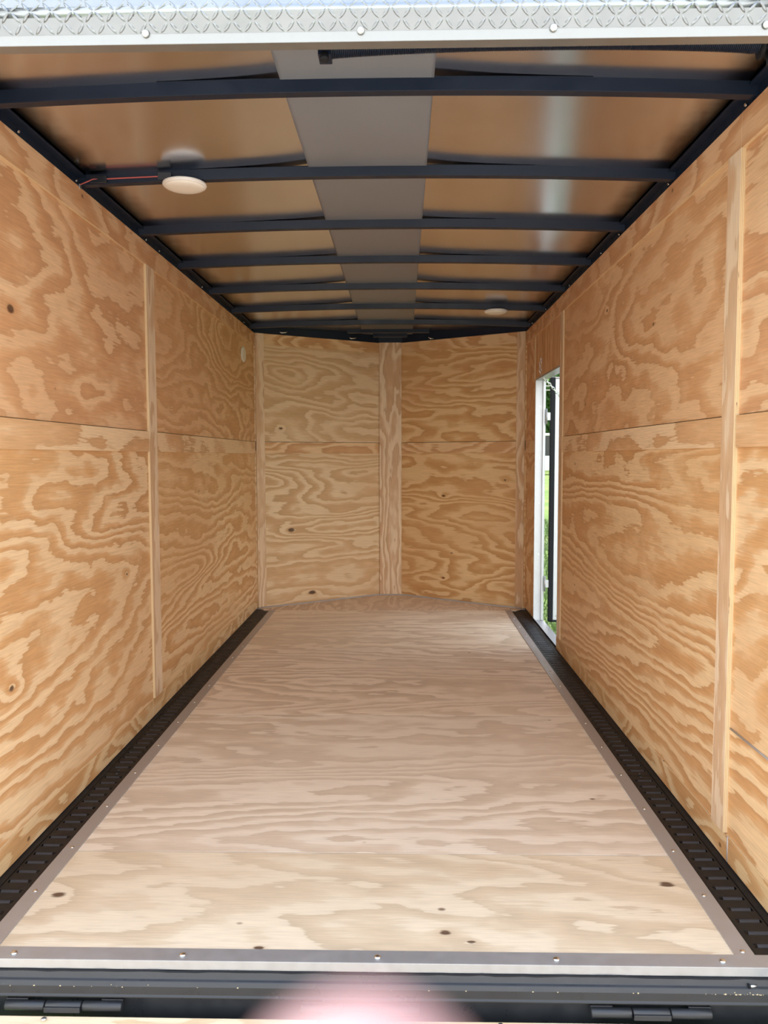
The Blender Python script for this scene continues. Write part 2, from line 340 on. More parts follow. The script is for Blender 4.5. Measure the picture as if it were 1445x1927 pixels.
# ------------------------------------------------------------------ walls
def wall_boxes(side):
    """outer skin and frame behind the panels"""
    s = -1 if side == 'left' else 1; X = XL if s < 0 else XR
    m = MB()
    def seg(y0, y1, z0, z1): m.box(X+s*.012, X+s*.058, y0, y1, z0, z1)
    if side == 'left': seg(YR, YC+.02, -0.11, 2.11)
    else:
        seg(YR, DY0, -0.11, 2.11); seg(DY1, YC+.02, -0.11, 2.11); seg(DY0, DY1, DZ, 2.11); seg(DY0, DY1, -0.11, -0.024)
    return m
wl = struct(wall_boxes('left').build('wall_left', M['skin_ext']), 'left plywood wall of the trailer with battens over the seams', 'wall')
wr = struct(wall_boxes('right').build('wall_right', M['skin_ext']), 'right plywood wall of the trailer with the side door opening', 'wall')
def panel(par, s, y0, y1, z0, z1, mat, name='wall_panel', proud=0.0, bev=0.0008, th=0.0115):
    X = XL if s < 0 else XR
    return MB().box(X+s*th, X-s*proud, y0, y1, z0, z1, 0, {'-y': 1, '+y': 1, '-z': 1, '+z': 1}).build(name, [M[mat], M['edge']], par, bev)
G = 0.0012
LP = 3.392; LPE = 3.500                 # left post
panel(wl, -1, YR, LP+.05, ZSK, ZB0+.03, 'll1'); panel(wl, -1, LP+.05+G, YC, ZSK, ZB0+.03, 'll2')
panel(wl, -1, YR, LP+.05, ZB1+.0028, ZT, 'lu1'); panel(wl, -1, LP+.05+G, YC, ZB1+.0028, ZT, 'lu2')
panel(wl, -1, YR, LP-.004, ZB0, ZB1, 'stripY', 'belt_board', .0095); panel(wl, -1, LPE+G, YC-.004, ZB0, ZB1, 'stripY', 'belt_board', .006)
panel(wl, -1, LP, LPE, ZSK+.004, ZCAP, 'postZ', 'seam_batten', TH)
panel(wl, -1, YR, LP+.01, ZCAP, ZT, 'capY', 'cap_board', .008); panel(wl, -1, LP+.012, YC-.004, ZCAP, ZT, 'capY', 'cap_board', .006)
panel(wl, -1, YR, 3.376, 0, ZSK, 'skirt', 'skirting_board', .004); panel(wl, -1, 3.379, YC-.004, 0, ZSK, 'skirt', 'skirting_board', .004)
RP, RPE = 2.180, 2.266                  # right post
P2, P2E = 4.530, 4.608
panel(wr, 1, RP+.02, P2+.03, ZSK, ZB0+.03, 'rl1'); panel(wr, 1, RP+.02, P2+.03, ZB1+.0028, ZT, 'ru1')
panel(wr, 1, YR, RP+.02-G, ZB1+.0028, ZT, 'ru0'); panel(wr, 1, YR, RP+.02-G, 0.3745, ZB0+.03, 'rl0'); panel(wr, 1, YR, RP+.02-G, ZSK, 0.3715, 'rl1')
panel(wr, 1, P2+.03+G, DY0, ZSK, ZT, 'postZ'); panel(wr, 1, DY0+G, DY1-G, DZ, ZT, 'over'); panel(wr, 1, DY1, YC, 0, ZB0, 'rl0'); panel(wr, 1, DY1, YC, ZB0+G, ZT, 'ru0')
panel(wr, 1, YR, RP-.004, ZB0, ZB1, 'stripY', 'belt_board', .009); panel(wr, 1, RPE+G, P2-G, ZB0, ZB1, 'stripY', 'belt_board', .006)
panel(wr, 1, DY1+.03, YC-.004, ZB0, ZB1, 'stripY', 'belt_board', .005)
panel(wr, 1, RP, RPE, ZSK+.004, ZCAP, 'postZ', 'seam_batten', .0125)
panel(wr, 1, P2, P2E, ZSK+.004, ZCAP, 'postZ', 'seam_batten', .008)
panel(wr, 1, DY1+.006, DY1+.032, DZ, ZCAP, 'postZ', 'seam_batten', .005)
panel(wr, 1, YR, RP+.01, ZCAP, ZT, 'capY', 'cap_board', .009); panel(wr, 1, RP+.012, P2E, ZCAP, ZT, 'capY', 'cap_board', .0085); panel(wr, 1, P2E+G, YC-.004, ZCAP, ZT, 'capY', 'cap_board', .006)
panel(wr, 1, YR, 2.165, 0, ZSK, 'skirt', 'skirting_board', .004); panel(wr, 1, 2.168, DY0, 0, ZSK, 'skirt', 'skirting_board', .004)
MB().tube([(XR-.001, YR, .373), (XR-.001, 1.95, .3735), (XR-.001, RP-.005, .373)], 0.0032, 6).build('sealant_bead', M['caulk'], wr)
MB().tube([(XR-.004, 2.1665, .002), (XR-.004, 2.1665, ZSK)], 0.0025, 6).build('sealant_bead', M['caulk'], wr)

# nose: two raked walls meeting at a flat post
A_L, B_L = Vector((XL, YC)), Vector((PXA, YN)); A_R, B_R = Vector((XR, YC)), Vector((PXB, YN))
def nose_piece(par, A, B, t0, t1, z0, z1, mat, name='wall_panel', proud=0.0, th=0.0115, z1b=None):
    d = (B-A); L = d.length; d.normalize(); n = Vector((d.y, -d.x)); n = n if n.y < 0 else -n      # into the room
    def P(t, o): q_ = A + d*t + n*o; return (q_.x, q_.y)
    poly = [P(t0, -th), P(t1, -th), P(t1, proud), P(t0, proud)]
    m = MB(); vs = [(x, y, z0) for x, y in poly] + [(x, y, z1) for x, y in poly]
    fs = [((3, 2, 1, 0), 1), ((4, 5, 6, 7), 1), ((0, 1, 5, 4), 0), ((1, 2, 6, 5), 1), ((2, 3, 7, 6), 0), ((3, 0, 4, 7), 1)]
    for f, mi in fs: m.add([vs[i] for i in f], [(0, 1, 2, 3)], mi)
    return m.build(name, [M[mat], M['edge']], par, 0.0008)
LN = (B_L-A_L).length; LNR = (B_R-A_R).length
m = MB().prism([(XL-.05, YC+.01), (XL-.005, YC-.0), (PXA-.004, YN+.016), (PXB+.004, YN+.016), (XR+.005, YC), (XR+.05, YC+.01), (PXB+.03, YN+.07), (PXA-.03, YN+.07)], -0.11, 2.11, lambda u, v, t: (u, v, t))
# keep the skin behind the panels: shift outwards
wb = struct(MB().prism([(XL-.058, YC+.02), (XL-.012, YC+.02), (PXA-.008, YN+.013), (PXB+.008, YN+.013), (XR+.012, YC+.02), (XR+.058, YC+.02), (PXB+.03, YN+.06), (PXA-.03, YN+.06)], -0.11, 2.11, lambda u, v, t: (u, v, t)).build('wall_back', M['skin_ext']),
            'V-nose front wall of plywood panels either side of a centre post', 'wall')
for (A, B, L, u, l) in ((A_L, B_L, LN, 'nlu', 'nll'), (A_R, B_R, LNR, 'nru', 'nrl')):
    nose_piece(wb, A, B, 0.0, L, 0.0, ZB0+.02, l); nose_piece(wb, A, B, 0.0, L, ZB1+.003, ZT, u)
    nose_piece(wb, A, B, 0.078, L-.004, ZB0, ZB1, 'nstrip', 'belt_board', .004)
    nose_piece(wb, A, B, 0.078, L-.004, ZCAP+.012, ZT, 'nstrip', 'cap_board', .004)
    nose_piece(wb, A, B, 0.010, 0.076, 0.0, ZT, 'postX', 'corner_batten', .008)
MB().box(PXA, PXB, YN-.012, YN+.0, 0.0, ZT+.002, 0, {'-x': 1, '+x': 1}).build('centre_post', [M['postX'], M['edge']], wb, 0.001)

# ------------------------------------------------------------------ ceiling
ZC = 2.050
def crown(x): return 0.022*(1-min(1, abs(x-.012)/1.0)**2)
STL, STR = -0.207, 0.183
ceil = struct(MB().prism([(XL-.05, 1.66), (XR+.05, 1.66), (XR+.05, YC+.02), (PXB+.03, YN+.06), (PXA-.03, YN+.06), (XL-.05, YC+.02)], 2.112, 2.125, lambda u, v, t: (u, v, t)).build('ceiling', M['skin_ext']),
             'trailer roof of shiny aluminium sheet with a grey centre strip', 'ceiling')
def roof_sheet(x0, x1, edge, name, mat, lift, zoff):
    m = MB(); nx, ny = 36, 60; vs = []
    for j in range(ny+1):
        for i in range(nx+1):
            x = x0+(x1-x0)*i/nx
            ymax = YC+.02 + (YN-YC)*max(0, min(1, ((x-XL)/(PXA-XL)) if x < PXA else ((XR-x)/(XR-PXB) if x > PXB else 1)))
            y = 1.665+(ymax-1.665)*j/ny
            z = ZC+zoff+crown(x)
            if lift: z += lift*math.exp(-abs(x-edge)/0.16) * (0.75+0.25*math.sin(y*3.1+x*2))
            vs.append((x, y, z))
    fs = [(j*(nx+1)+i, j*(nx+1)+i+1, (j+1)*(nx+1)+i+1, (j+1)*(nx+1)+i) for j in range(ny) for i in range(nx)]
    m.add(vs, fs, 0, True)
    o = m.build(name, M[mat], ceil)
    so_ = o.modifiers.new('thick', 'SOLIDIFY'); so_.thickness = 0.001; so_.offset = 1
    return o
roof_sheet(XL-.03, STL+.03, STL, 'roof_sheet', 'roof', 0.012, 0.0)
roof_sheet(STR-.03, XR+.03, STR, 'roof_sheet', 'roof', 0.012, 0.0)
roof_sheet(STL, STR, 0, 'centre_sheet', 'stripe', 0, -0.0015)
# top rails
for k, (s, X, n) in enumerate(((-1, XL, 'left'), (1, XR, 'right'))):
    m = MB().box(X+s*.011, X-s*.004, 1.68, YC+.02, ZT+.001, 2.075); m.box(X+s*.01, X-s*.028, 1.68, YC, 2.042, 2.048)
    t = struct(m.build('trim_%d' % (5+k), M['black'], None, 0.001), 'black steel top rail along the %s side of the roof' % n, 'rail')
    for y in ([2.20, 2.78, 3.42, 3.70, 4.4, 5.1, 5.6] if k else [2.30, 2.71, 3.40, 3.62, 4.35, 5.5]):
        MB().lathe([(.0022, 0), (.0022, .012), (.0045, .0125), (.004, .016)], (X+s*.004, y+random.uniform(-.03, .03), ZT+.012), (-s, -0.3, -0.15), 8).build('screw', M['screw'], t)
m = MB()
for (A, B) in ((A_L, B_L), (A_R, B_R)):
    d = (B-A).normalized(); n = Vector((d.y, -d.x)); n = n if n.y < 0 else -n
    L = (B-A).length
    q4 = [A+d*(-.02)-n*.02, A+d*(L+.02)-n*.02, A+d*(L+.02)+n*.010, A+d*(-.02)+n*.010]
    m.prism([(p.x, p.y) for p in q4], ZT+.002, 2.085, lambda u, v, t: (u, v, t))
m.box(PXA-.02, PXB+.02, YN-.016, YN+.02, ZT+.004, 2.085)
t = struct(m.build('trim_7', M['black']), 'black steel top rail around the V-nose under the roof', 'rail')
for (x, y) in ((-0.80, 5.965), (-0.31, 6.27), (0.30, 6.295)):
    MB().tube([(x, y-.02, 2.03), (x+.02, y-.03, 2.018), (x+.05, y-.012, 2.022), (x+.06, y, 2.03)], 0.0035, 6).build('wire_clip', M['screw'], t)
m = MB().box(-0.30, 0.30, 5.99, 6.03, 2.024, 2.05); m.box(-0.12, 0.14, 6.20, 6.24, 2.024, 2.05)
m.build('roof_blocking', M['black'], t, 0.001)

# roof bows
ORD = ['first', 'second', 'third', 'fourth', 'fifth', 'sixth', 'seventh']
BOWY = [2.143, 2.760, 3.360, 3.945, 4.555, 5.150, 5.755]
for k, y1 in enumerate(BOWY):
    m = MB(); n = 24; rows = []
    prof = [(-.046, .004), (-.040, .004), (-.034, -.028), (-.004, -.028), (0, -.026), (0.0, .004)]
    for i in range(n+1):
        x = XL+.001 + (XR-XL-.002)*i/n; z = ZC - 0.003 + crown(x)
        rows.append([(x, y1+a, z+b) for a, b in prof])
    np_ = len(prof); vs = [p for r in rows for p in r]
    fs = [(i*np_+j, i*np_+(j+1) % np_, (i+1)*np_+(j+1) % np_, (i+1)*np_+j) for i in range(n) for j in range(np_)]
    fs += [tuple(range(np_)), tuple(range(n*np_, (n+1)*np_))]
    m.add(vs, fs, 0)
    o = m.build('roof_bow', M['black'], None, 0.0008)
    lab = {0: 'nearest black steel roof bow just inside the rear header', 1: 'black steel roof bow carrying the nearer white dome light and its wire',
           5: 'black steel roof bow carrying the farther white dome light', 6: 'farthest black steel roof bow beside the V-nose'}.get(k, '%s black steel roof bow counted from the rear header' % ORD[k])
    tag(o, lab, 'roof bow', 'black roof bows across the ceiling')

# ------------------------------------------------------------------ tie-down rails (slotted track sunk in the floor)
def track(s, label):
    a, b = (SOL, XL) if s < 0 else (SOR, XR)
    par = thing('tie_down_rail', label, 'rail', 'slotted tie-down rails beside the floor', ((a+b)/2, 1.74, -0.02))
    def X(t): return (a+s*t) - (a+b)/2        # distance outwards from the strip edge
    W = abs(b-a)
    tray = MB(); tray.box(X(0.001), X(W-.001), 0, 4.12, -0.006, 0.0); tray.box(X(0.0), X(0.003), 0, 4.12, 0, .021)
    tray.build('tray', M['trackin'], par)
    fl = MB().prism([(W-.0235, .013), (W-.002, .017), (W-.0005, .030), (W-.0005, .006), (W-.0235, .006)], 0, 4.12, lambda u, v, t: (X(u), t, v))
    fl.build('wall_flange', M['track'], par, 0.0006)
    sl0, sl1 = 0.019, 0.080; e0, e1 = 0.006, W-.024; PT = 0.0496
    for (y0, y1) in ((0.012, 1.034), (1.038, 4.105)):
        m = MB(); zt, zb = 0.0160, 0.0135
        n = int((y1-y0-0.02)/PT); mar = ((y1-y0) - n*PT)/2
        ys = y0
        def slab(xa, xb, ya, yb): m.box(X(xa), X(xb), ya, yb, zb, zt)
        slab(e0, sl0, y0, y1); slab(sl1, e1, y0, y1)
        m.box(X(e0), X(e0+.002), y0, y1, 0.0, zt); m.box(X(e1-.002), X(e1), y0, y1, 0.0, zt)
        for i in range(n+1):
            ya = y0 if i == 0 else y0+mar+(i-1)*PT+PT*0.5+0.0075
            yb = y1 if i == n else y0+mar+i*PT+PT*0.5-0.0075
            slab(sl0, sl1, ya, yb)
            if i < n:         # rolled lip inside the slot
                yc = y0+mar+i*PT+PT*0.5
                pr = [(yc+.0075, zt-.0005), (yc+.004, zt-.002), (yc+.001, zt-.0055), (yc+.0005, zt-.010), (yc+.003, zt-.010), (yc+.005, zt-.006), (yc+.0075, zt-.003)]
                m.prism(pr, X(sl0+.010 if s > 0 else sl0+.010), X(sl1-.003), lambda u, v, t: (t, u, v), 1)
        m.build('track_section', [M['track'], M['trackin']], par)
    for (yy, tx) in ((1.02, .046), (1.05, .050), (2.6, .05)):
        MB().lathe([(.005, 0), (.005, .003), (.003, .004)], (X(tx), yy, .0158), (0, 0, 1), 8).build('screw_head', M['trackin'], par)
    MB().box(X(.002), X(W-.002), 4.108, 4.122, 0, .021).build('end_plate', M['alutrim'], par)
    return par
track(-1, 'black slotted tie-down rail sunk in the floor along the left wall')
track(1, 'black slotted tie-down rail in the floor along the wall with the side door')

# ------------------------------------------------------------------ rear sill, hinges and ramp
m = MB(); Xs = (XL-.06, XR+.06)
fn = lambda u, v, t: (t, u, v)
m.prism([(1.706, -.016), (1.697, -.018), (1.692, -.033), (1.686, -.036), (1.6815, -.045), (1.6815, -.064), (1.679, -.066), (1.679, -.0695), (1.684, -.071), (1.700, -.074), (1.700, -.22), (1.76, -.22), (1.76, -.016)], Xs[0], Xs[1], fn)
rs = tag(m.build('rear_sill', M['blackdirty'], None, 0.0012), 'dusty black steel sill across the rear edge below the floor', 'sill')
MB().tube([(x, 1.6968+random.uniform(-.001, .001), -.0185+random.uniform(-.0012, .0012)) for x in [Xs[0]+.05+i*.03 for i in range(66)]], 0.0022, 6).build('sealant_smear', M['rubber'], rs)
for (x0, x1, lab) in ((-0.775, -0.515, 'black ramp hinge at the left end of the rear sill'), (-0.122, 0.139, 'black ramp hinge at the middle of the rear sill'), (0.511, 0.770, 'black ramp hinge at the right end of the rear sill')):
    h = thing('ramp_hinge', lab, 'hinge', 'black hinges along the ramp edge', ((x0+x1)/2, 1.681, -.090))
    q3 = [(-.130, -.042), (-.040, .040), (.042, .130)]
    for j, (a, b) in enumerate(q3):
        r = .0105
        MB().lathe([(r*.8, 0), (r, .002), (r, b-a-.002), (r*.8, b-a)], (a, 0, 0), (1, 0, 0), 14).build('knuckle', M['blackdirty'], h)
        if j != 1: MB().box(a+(.0 if j == 0 else .04), b-(.04 if j == 0 else 0), .004, .022, .008, .0125).build('weld_tab', M['blackdirty'], h, .001)
        else: MB().box(a, b, -.014, -.002, -.008, .004).build('leaf', M['blackdirty'], h, .001)
ramp = thing('ramp_door', 'plywood faced ramp door lowered to the ground behind the sill', 'ramp', None, (0.012, 1.665, -.104))
SL = -0.385/1.95
def rampfn(z0, z1, y0, y1, x0, x1):
    m = MB(); vs = [(x, y, z + (-y)*SL) for z in (z0, z1) for x, y in ((x0, y0), (x1, y0), (x1, y1), (x0, y1))]
    m.add(vs, [(3, 2, 1, 0), (4, 5, 6, 7), (0, 1, 5, 4), (1, 2, 6, 5), (2, 3, 7, 6), (3, 0, 4, 7)]); return m
rampfn(-.05, -.016, -1.95, -.004, -.93, .93).build('frame', M['skin_ext'], ramp)
rampfn(-.016, 0, -1.94, 0, -.925, .925).build('plywood_face', M['ramp'], ramp)
for x in (-.69, -.09, .3, .9): inst(screw_me, 'screw', (x, -.012, .0025), ramp)
# crumbs and a loose bolt on the sill
m = MB()
for i in range(260):
    if i < 190: x = random.gauss(0.86, 0.075); x = min(x, .98)
    else: x = random.uniform(-.8, .95)
    y = random.uniform(1.6835, 1.692); z = -.0355 - (1.692-y)*0.9 + .0004; r = random.uniform(.0006, .0019)
    if i % 3 == 0: y = random.uniform(1.68, 1.684); z = -.0455
    a = random.uniform(0, 6.3); vs = [(x+r*1.6*math.cos(a+k*2.1), y+r*math.sin(a+k*2.1), z+random.uniform(-.0004, .0004)) for k in range(3)] + [(x, y, z+r)]
    m.add(vs, [(0, 1, 2), (0, 1, 3), (1, 2, 3), (2, 0, 3)])
tag(m.build('sawdust', M['chip']), 'pale sawdust crumbs scattered over the black rear sill', 'sawdust', kind='stuff')
b = thing('loose_bolt', 'small zinc bolt lying on the right end of the black sill', 'bolt', None, (.855, 1.690, -.032))
MB().lathe([(.003, 0), (.003, .016)], (0, 0, 0), (1, .1, 0), 8).build('shank', M['screw'], b)
MB().lathe([(.0055, 0), (.0055, .004)], (-.004, 0, 0), (1, .1, 0), 6, 0, False).build('head', M['rubber'], b)

# ------------------------------------------------------------------ rear posts and header
for s, X, n in ((-1, XL, 'left'), (1, XR, 'right')):
    MBo = MB().box(X+s*.058, X-s*.0, 1.60, 1.697, -0.11, 2.3)
    struct(MBo.build('trim_%d' % (8 if s < 0 else 9), M['alu'], None, .004), 'aluminium rear corner post at the %s of the opening' % n, 'post')
hd = thing('rear_header', 'bright diamond-plate header spanning the top of the rear opening', 'header', None, (0.012, 1.62, 1.92))
HW = 1.04
m = MB().prism([(1.622, 1.921), (1.652, 1.921), (1.652, 1.9245), (1.6255, 1.9245), (1.6255, 1.941), (1.622, 1.941)], -HW, HW, lambda u, v, t: (t, u-1.62, v-1.92))
m.build('lower_lip', M['lip'], hd, .0006)
prof = [(1.6225, 1.9405), (1.6065, 1.9655), (1.6035, 1.9705), (1.6025, 1.9755), (1.6030, 1.9800), (1.6050, 1.9845), (1.6550, 2.30)]
m = MB()
nseg = 8
for i in range(len(prof)-1):
    (ya, za), (yb, zb) = prof[i], prof[i+1]
    m.add([(-HW, ya-1.62, za-1.92), (HW, ya-1.62, za-1.92), (HW, yb-1.62, zb-1.92), (-HW, yb-1.62, zb-1.92)], [(0, 1, 2, 3)], 0, 0 < i < 5)
plate = m.build('tread_plate', M['tread'], hd)
sm = plate.modifiers.new('thick', 'SOLIDIFY'); sm.thickness = .002; sm.offset = -1
# raised lens-shaped lugs, alternately turned
def pt_on(sv):
    """point and normal on the plate at arc length sv from its lower edge"""
    for i in range(len(prof)-1):
        a = Vector((0, prof[i][0], prof[i][1])); b_ = Vector((0, prof[i+1][0], prof[i+1][1])); L = (b_-a).length
        if sv <= L or i == len(prof)-2:
            d = (b_-a).normalized(); return a+d*sv, d, Vector((0, -d.z, d.y))
        sv -= L
m = MB(); step = 0.0205
for r in range(9):
    for c in range(int(2*HW/step)):
        sv = 0.010 + r*step*0.98; x = -HW + .012 + c*step
        up = (r+c) % 2 == 0; ang = math.radians(48 if up else -48)
        n_ = 7; hl, hw = 0.0125, 0.0030
        ring0, ring1 = [], []
        for k in range(2*n_):
            tt = -1 + 2*(k % n_)/(n_-1) if k < n_ else 1 - 2*(k-n_)/(n_-1)
            wv = hw*(1-tt*tt)**0.8*(1 if k < n_ else -1)
            for rr, sc, hgt in ((ring0, 1.0, 0.0002), (ring1, 0.62, 0.0017)):
                u = hl*tt*sc; v = wv*sc
                X_, S_ = x+u*math.cos(ang)-v*math.sin(ang), sv+u*math.sin(ang)+v*math.cos(ang)
                P, d, nn = pt_on(max(0.001, S_)); P = P + nn*hgt
                rr.append((X_, P.y-1.62, P.z-1.92))
        nn2 = 2*n_
        m.add(ring0+ring1, [(k, (k+1) % nn2, nn2+(k+1) % nn2, nn2+k) for k in range(nn2)] + [tuple(range(nn2, 2*nn2))], 0, False)
lug = m.build('tread_lugs', M['tread'], hd); lug['kind'] = 'stuff'
for x in (-.398, .022, .394, -.81, .80):
    MB().lathe([(.0075, 0), (.0072, .0018), (.005, .004), (.002, .0045)], (x-.012, 1.6195-1.62, 1.9405-1.92), (0, -1, -.2), 14).build('bolt', M['screw'], hd)
MB().box(-HW, HW, 1.66-1.62, 1.70-1.62, 2.02-1.92, 2.30-1.92).build('backing_beam', M['black'], hd)
# torsion spring behind the header
sp = thing('door_spring', 'black coil spring of the ramp door running behind the header', 'spring', None, (0.40, 1.80, 1.992))
SX0, SX1 = -0.052, 0.862
def sz(x):
    t = (x-SX0)/(SX1-SX0); return 0.002 + 0.013*math.sin(math.pi*min(1, t*1.02))**0.7
turns = 230; pts = []
for i in range(turns*10+1):
    t = i/(turns*10); x = SX0+(SX1-SX0)*t; a = 2*math.pi*i/10
    pts.append((x-.40, .0185*math.cos(a), sz(x)+.0185*math.sin(a)))
MB().tube(pts, 0.0019, 4).build('coil', M['black'], sp)
MB().tube([(x-.4, 0, sz(x)) for x in [SX0+(SX1-SX0)*i/30 for i in range(31)]], .0135, 8).build('core_tube', M['black'], sp)
MB().box(-.078-.4, -.050-.4, -.022, .022, -.020, .05).build('end_bracket', M['black'], sp, .002)
MB().lathe([(.010, 0), (.010, .012), (.006, .014)], (-.064-.4, -.018, -.018), (0, -.3, -1), 12).build('bolt', M['rubber'], sp)
MB().lathe([(.010, 0), (.026, .004), (.026, .008), (.015, .011), (.015, .018), (.026, .021), (.026, .025), (.010, .029)], (.862-.4, .0, -.004), (1, 0, 0), 20).build('cable_drum', M['rubber'], sp)
MB().box(.885-.4, .98-.4, -.012, .012, -.022, .05).build('drum_bracket', M['black'], sp, .002)
MB().lathe([(.003, 0), (.003, .03)], (.877-.4, -.01, -.02), (0, -.1, -1), 8).build('pin', M['rubber'], sp)

# ------------------------------------------------------------------ dome lights
def dome(x, y, label):
    t = thing('dome_light', label, 'ceiling light', 'white dome lights under the roof bows', (x, y, ZC-.031+crown(x)))
    MB().lathe([(.040, 0), (.064, -.002), (.071, -.005), (.0725, -.010), (.069, -.016)], (0, 0, 0), (0, 0, 1), 40).build('base', M['white'], t)
    MB().lathe([(.0665, -.0155), (.066, -.018), (.058, -.0215), (.040, -.024), (.015, -.025), (.001, -.025)], (0, 0, 0), (0, 0, 1), 40).build('lens', M['lens'], t)
    MB().box(-.012, .012, -.008, .008, 0, .004).build('bracket', M['tape'], t)
    return t
dome(-0.624, 2.742, 'round white dome light nearer the camera, wired with a red lead')
dome(0.688, 5.135, 'round white dome light far back near the side door')
wi = thing('light_wire', 'thin red wire taped along the roof bow to the near dome light', 'wire', None, (-.8, 2.716, 2.03))
zb = lambda x: ZC-.003+crown(x)-.016-2.03
MB().tube([(x+.8, -.0015 - (.000 if x > -.92 else .004), zb(x)+(0.0 if x > -.92 else (-.92-x)*-.35)) for x in (-.968, -.95, -.935, -.92, -.88, -.84, -.80, -.76, -.72, -.69, -.66)], .0022, 6).build('lead', M['wire'], wi)
for x0, x1 in ((-.93, -.875), (-.705, -.66)):
    MB().box(x0+.8, x1+.8, -.006, .0, zb(x0)-.011, zb(x0)+.012).build('tape_patch', M['tape'], wi, .001)
MB().box(-.972+.8, -.962+.8, -.012, .004, -.028, -.012).build('connector', M['screw'], wi, .001)

# ------------------------------------------------------------------ round white plates on the walls
def plate_(s, y, z, r, label, oval=1.0):
    X = XL if s < 0 else XR
    t = thing('cover_plate', label, 'cover plate', None, (X, y, z))
    a = MB().lathe([(r, 0), (r, .004), (r*.92, .008), (r*.80, .009)], (0, 0, 0), (-s, 0, 0), 32).build('rim', M['white'], t)
    c = MB().lathe([(r*.79, .0005), (r*.78, .007), (r*.5, .0085), (.001, .009)], (0, 0, 0), (-s, 0, 0), 32).build('cap', M['lens'], t)
    a.scale = c.scale = (1, oval, 1)
plate_(-1, 5.482, 1.808, .052, 'small round white cover plate high on the left wall near the nose', 1.35)
plate_(1, 1.888, 0.276, .040, 'white round cover plate low on the right wall at the picture edge', 1.15)

# ------------------------------------------------------------------ side door
df = struct(MB().box(XR-.001, XR+.068, DY1-.012, DY1-.001, -.022, DZ).build('trim_10', M['aluwhite'], None, .001), 'aluminium frame lining the side door opening', 'door frame')
MB().box(XR-.001, XR+.068, DY0+.001, DY0+.010, -.022, DZ).build('near_jamb', M['aluwhite'], df, .001)
MB().box(XR-.001, XR+.068, DY0+.011, DY1-.013, DZ-.012, DZ-.001).build('head_jamb', M['alu'], df, .001)
MB().box(XR+.0005, XR+.068, DY0+.011, DY1-.013, -.0235, -.004).build('threshold', M['alu'], df, .001)
MB().box(XR+.048, XR+.058, DY1-.026, DY1-.0125, .0, DZ-.013).build('stop', M['aluwhite'], df, .001)
for z in (0.12, 0.45, 0.8, 1.1, 1.45): MB().lathe([(.004, 0), (.0035, .002)], (XR+.03, DY1-.012, z), (0, -1, 0), 8).build('screw', M['screw'], df)
MB().box(XR+.0005, XR+.01, DY1-.0005, DY1+.006, 0, DZ).build('edge_strip', M['stripY'], df)
DX, DYY = 1.096, 5.45
door = struct(MB().box(DX+.030, 1.92, DYY+.012, DYY+.040, .000, 1.632).build('door_1', M['frost']), 'white side entry door swung wide open outside the trailer', 'door')
MB().box(DX, DX+.029, DYY-.004, DYY+.040, -.010, 1.642).build('gasket', M['rubber'], door, .003)
MB().box(DX+.001, 1.92, DYY-.004, DYY+.040, -.012, -.0).build('bottom_gasket', M['rubber'], door, .003)
MB().box(DX+.030, DX+.085, DYY, DYY+.012, .003, 1.630).build('stile', M['aluwhite'], door, .001)
MB().box(DX+.001, 1.92, DYY-.002, DYY+.040, 1.6325, 1.644).build('top_gasket', M['alutrim'], door, .002)
MB().box(1.865, 1.92, DYY, DYY+.012, .003, 1.630).build('stile', M['aluwhite'], door, .001)
for z in (0.03, 0.27, 0.6, 0.95, 1.25, 1.55): MB().lathe([(.0045, 0), (.004, .002)], (DX+.050, DYY, z), (0, -1, 0), 8).build('screw', M['screw'], door)
for z in (1.382, 0.250):
    st = MB().box(XR+.076, DX+.004, DYY+.004, DYY+.010, z-.026, z+.026).build('strap_hinge', M['aluwhite'], door, .001)
    MB().lathe([(.006, -.052), (.006, .052)], (XR+.071, DYY+.008, z), (0, 0, 1), 12).build('hinge_barrel', M['alu'], st)
# safety chain
ch = []
A = Vector((1.0-.006, 5.215, 1.735))
path = [Vector((.990, 5.22, 1.742)), Vector((.986, 5.235, 1.70)), Vector((.990, 5.25, 1.655)), Vector((1.005, 5.262, 1.627)), Vector((1.06, 5.31, 1.585)), Vector((1.115, 5.36, 1.535)), Vector((1.17, 5.405, 1.49))]
dense = []
for i in range(len(path)-1):
    for k in range(12): dense.append(path[i].lerp(path[i+1], k/12))
m = MB(); acc = 0; last = None; flip = False; pitch = 0.021
links = [dense[0]]
for p in dense:
    if (p-links[-1]).length >= pitch: links.append(p)
for i in range(len(links)-1):
    a, b = links[i], links[i+1]; d = (b-a).normalized(); u = d.orthogonal().normalized()
    if i % 2: u = d.cross(u)
    c = (a+b)/2; ring = []
    for k in range(12):
        an = 2*math.pi*k/12; ring.append(c + d*(math.cos(an)*.0155) + u*(math.sin(an)*.0075))
    m.tube(ring, .0022, 6, 0, True)
tag(m.build('door_chain', M['screw']), 'small silver chain hanging from above the side door opening', 'chain')

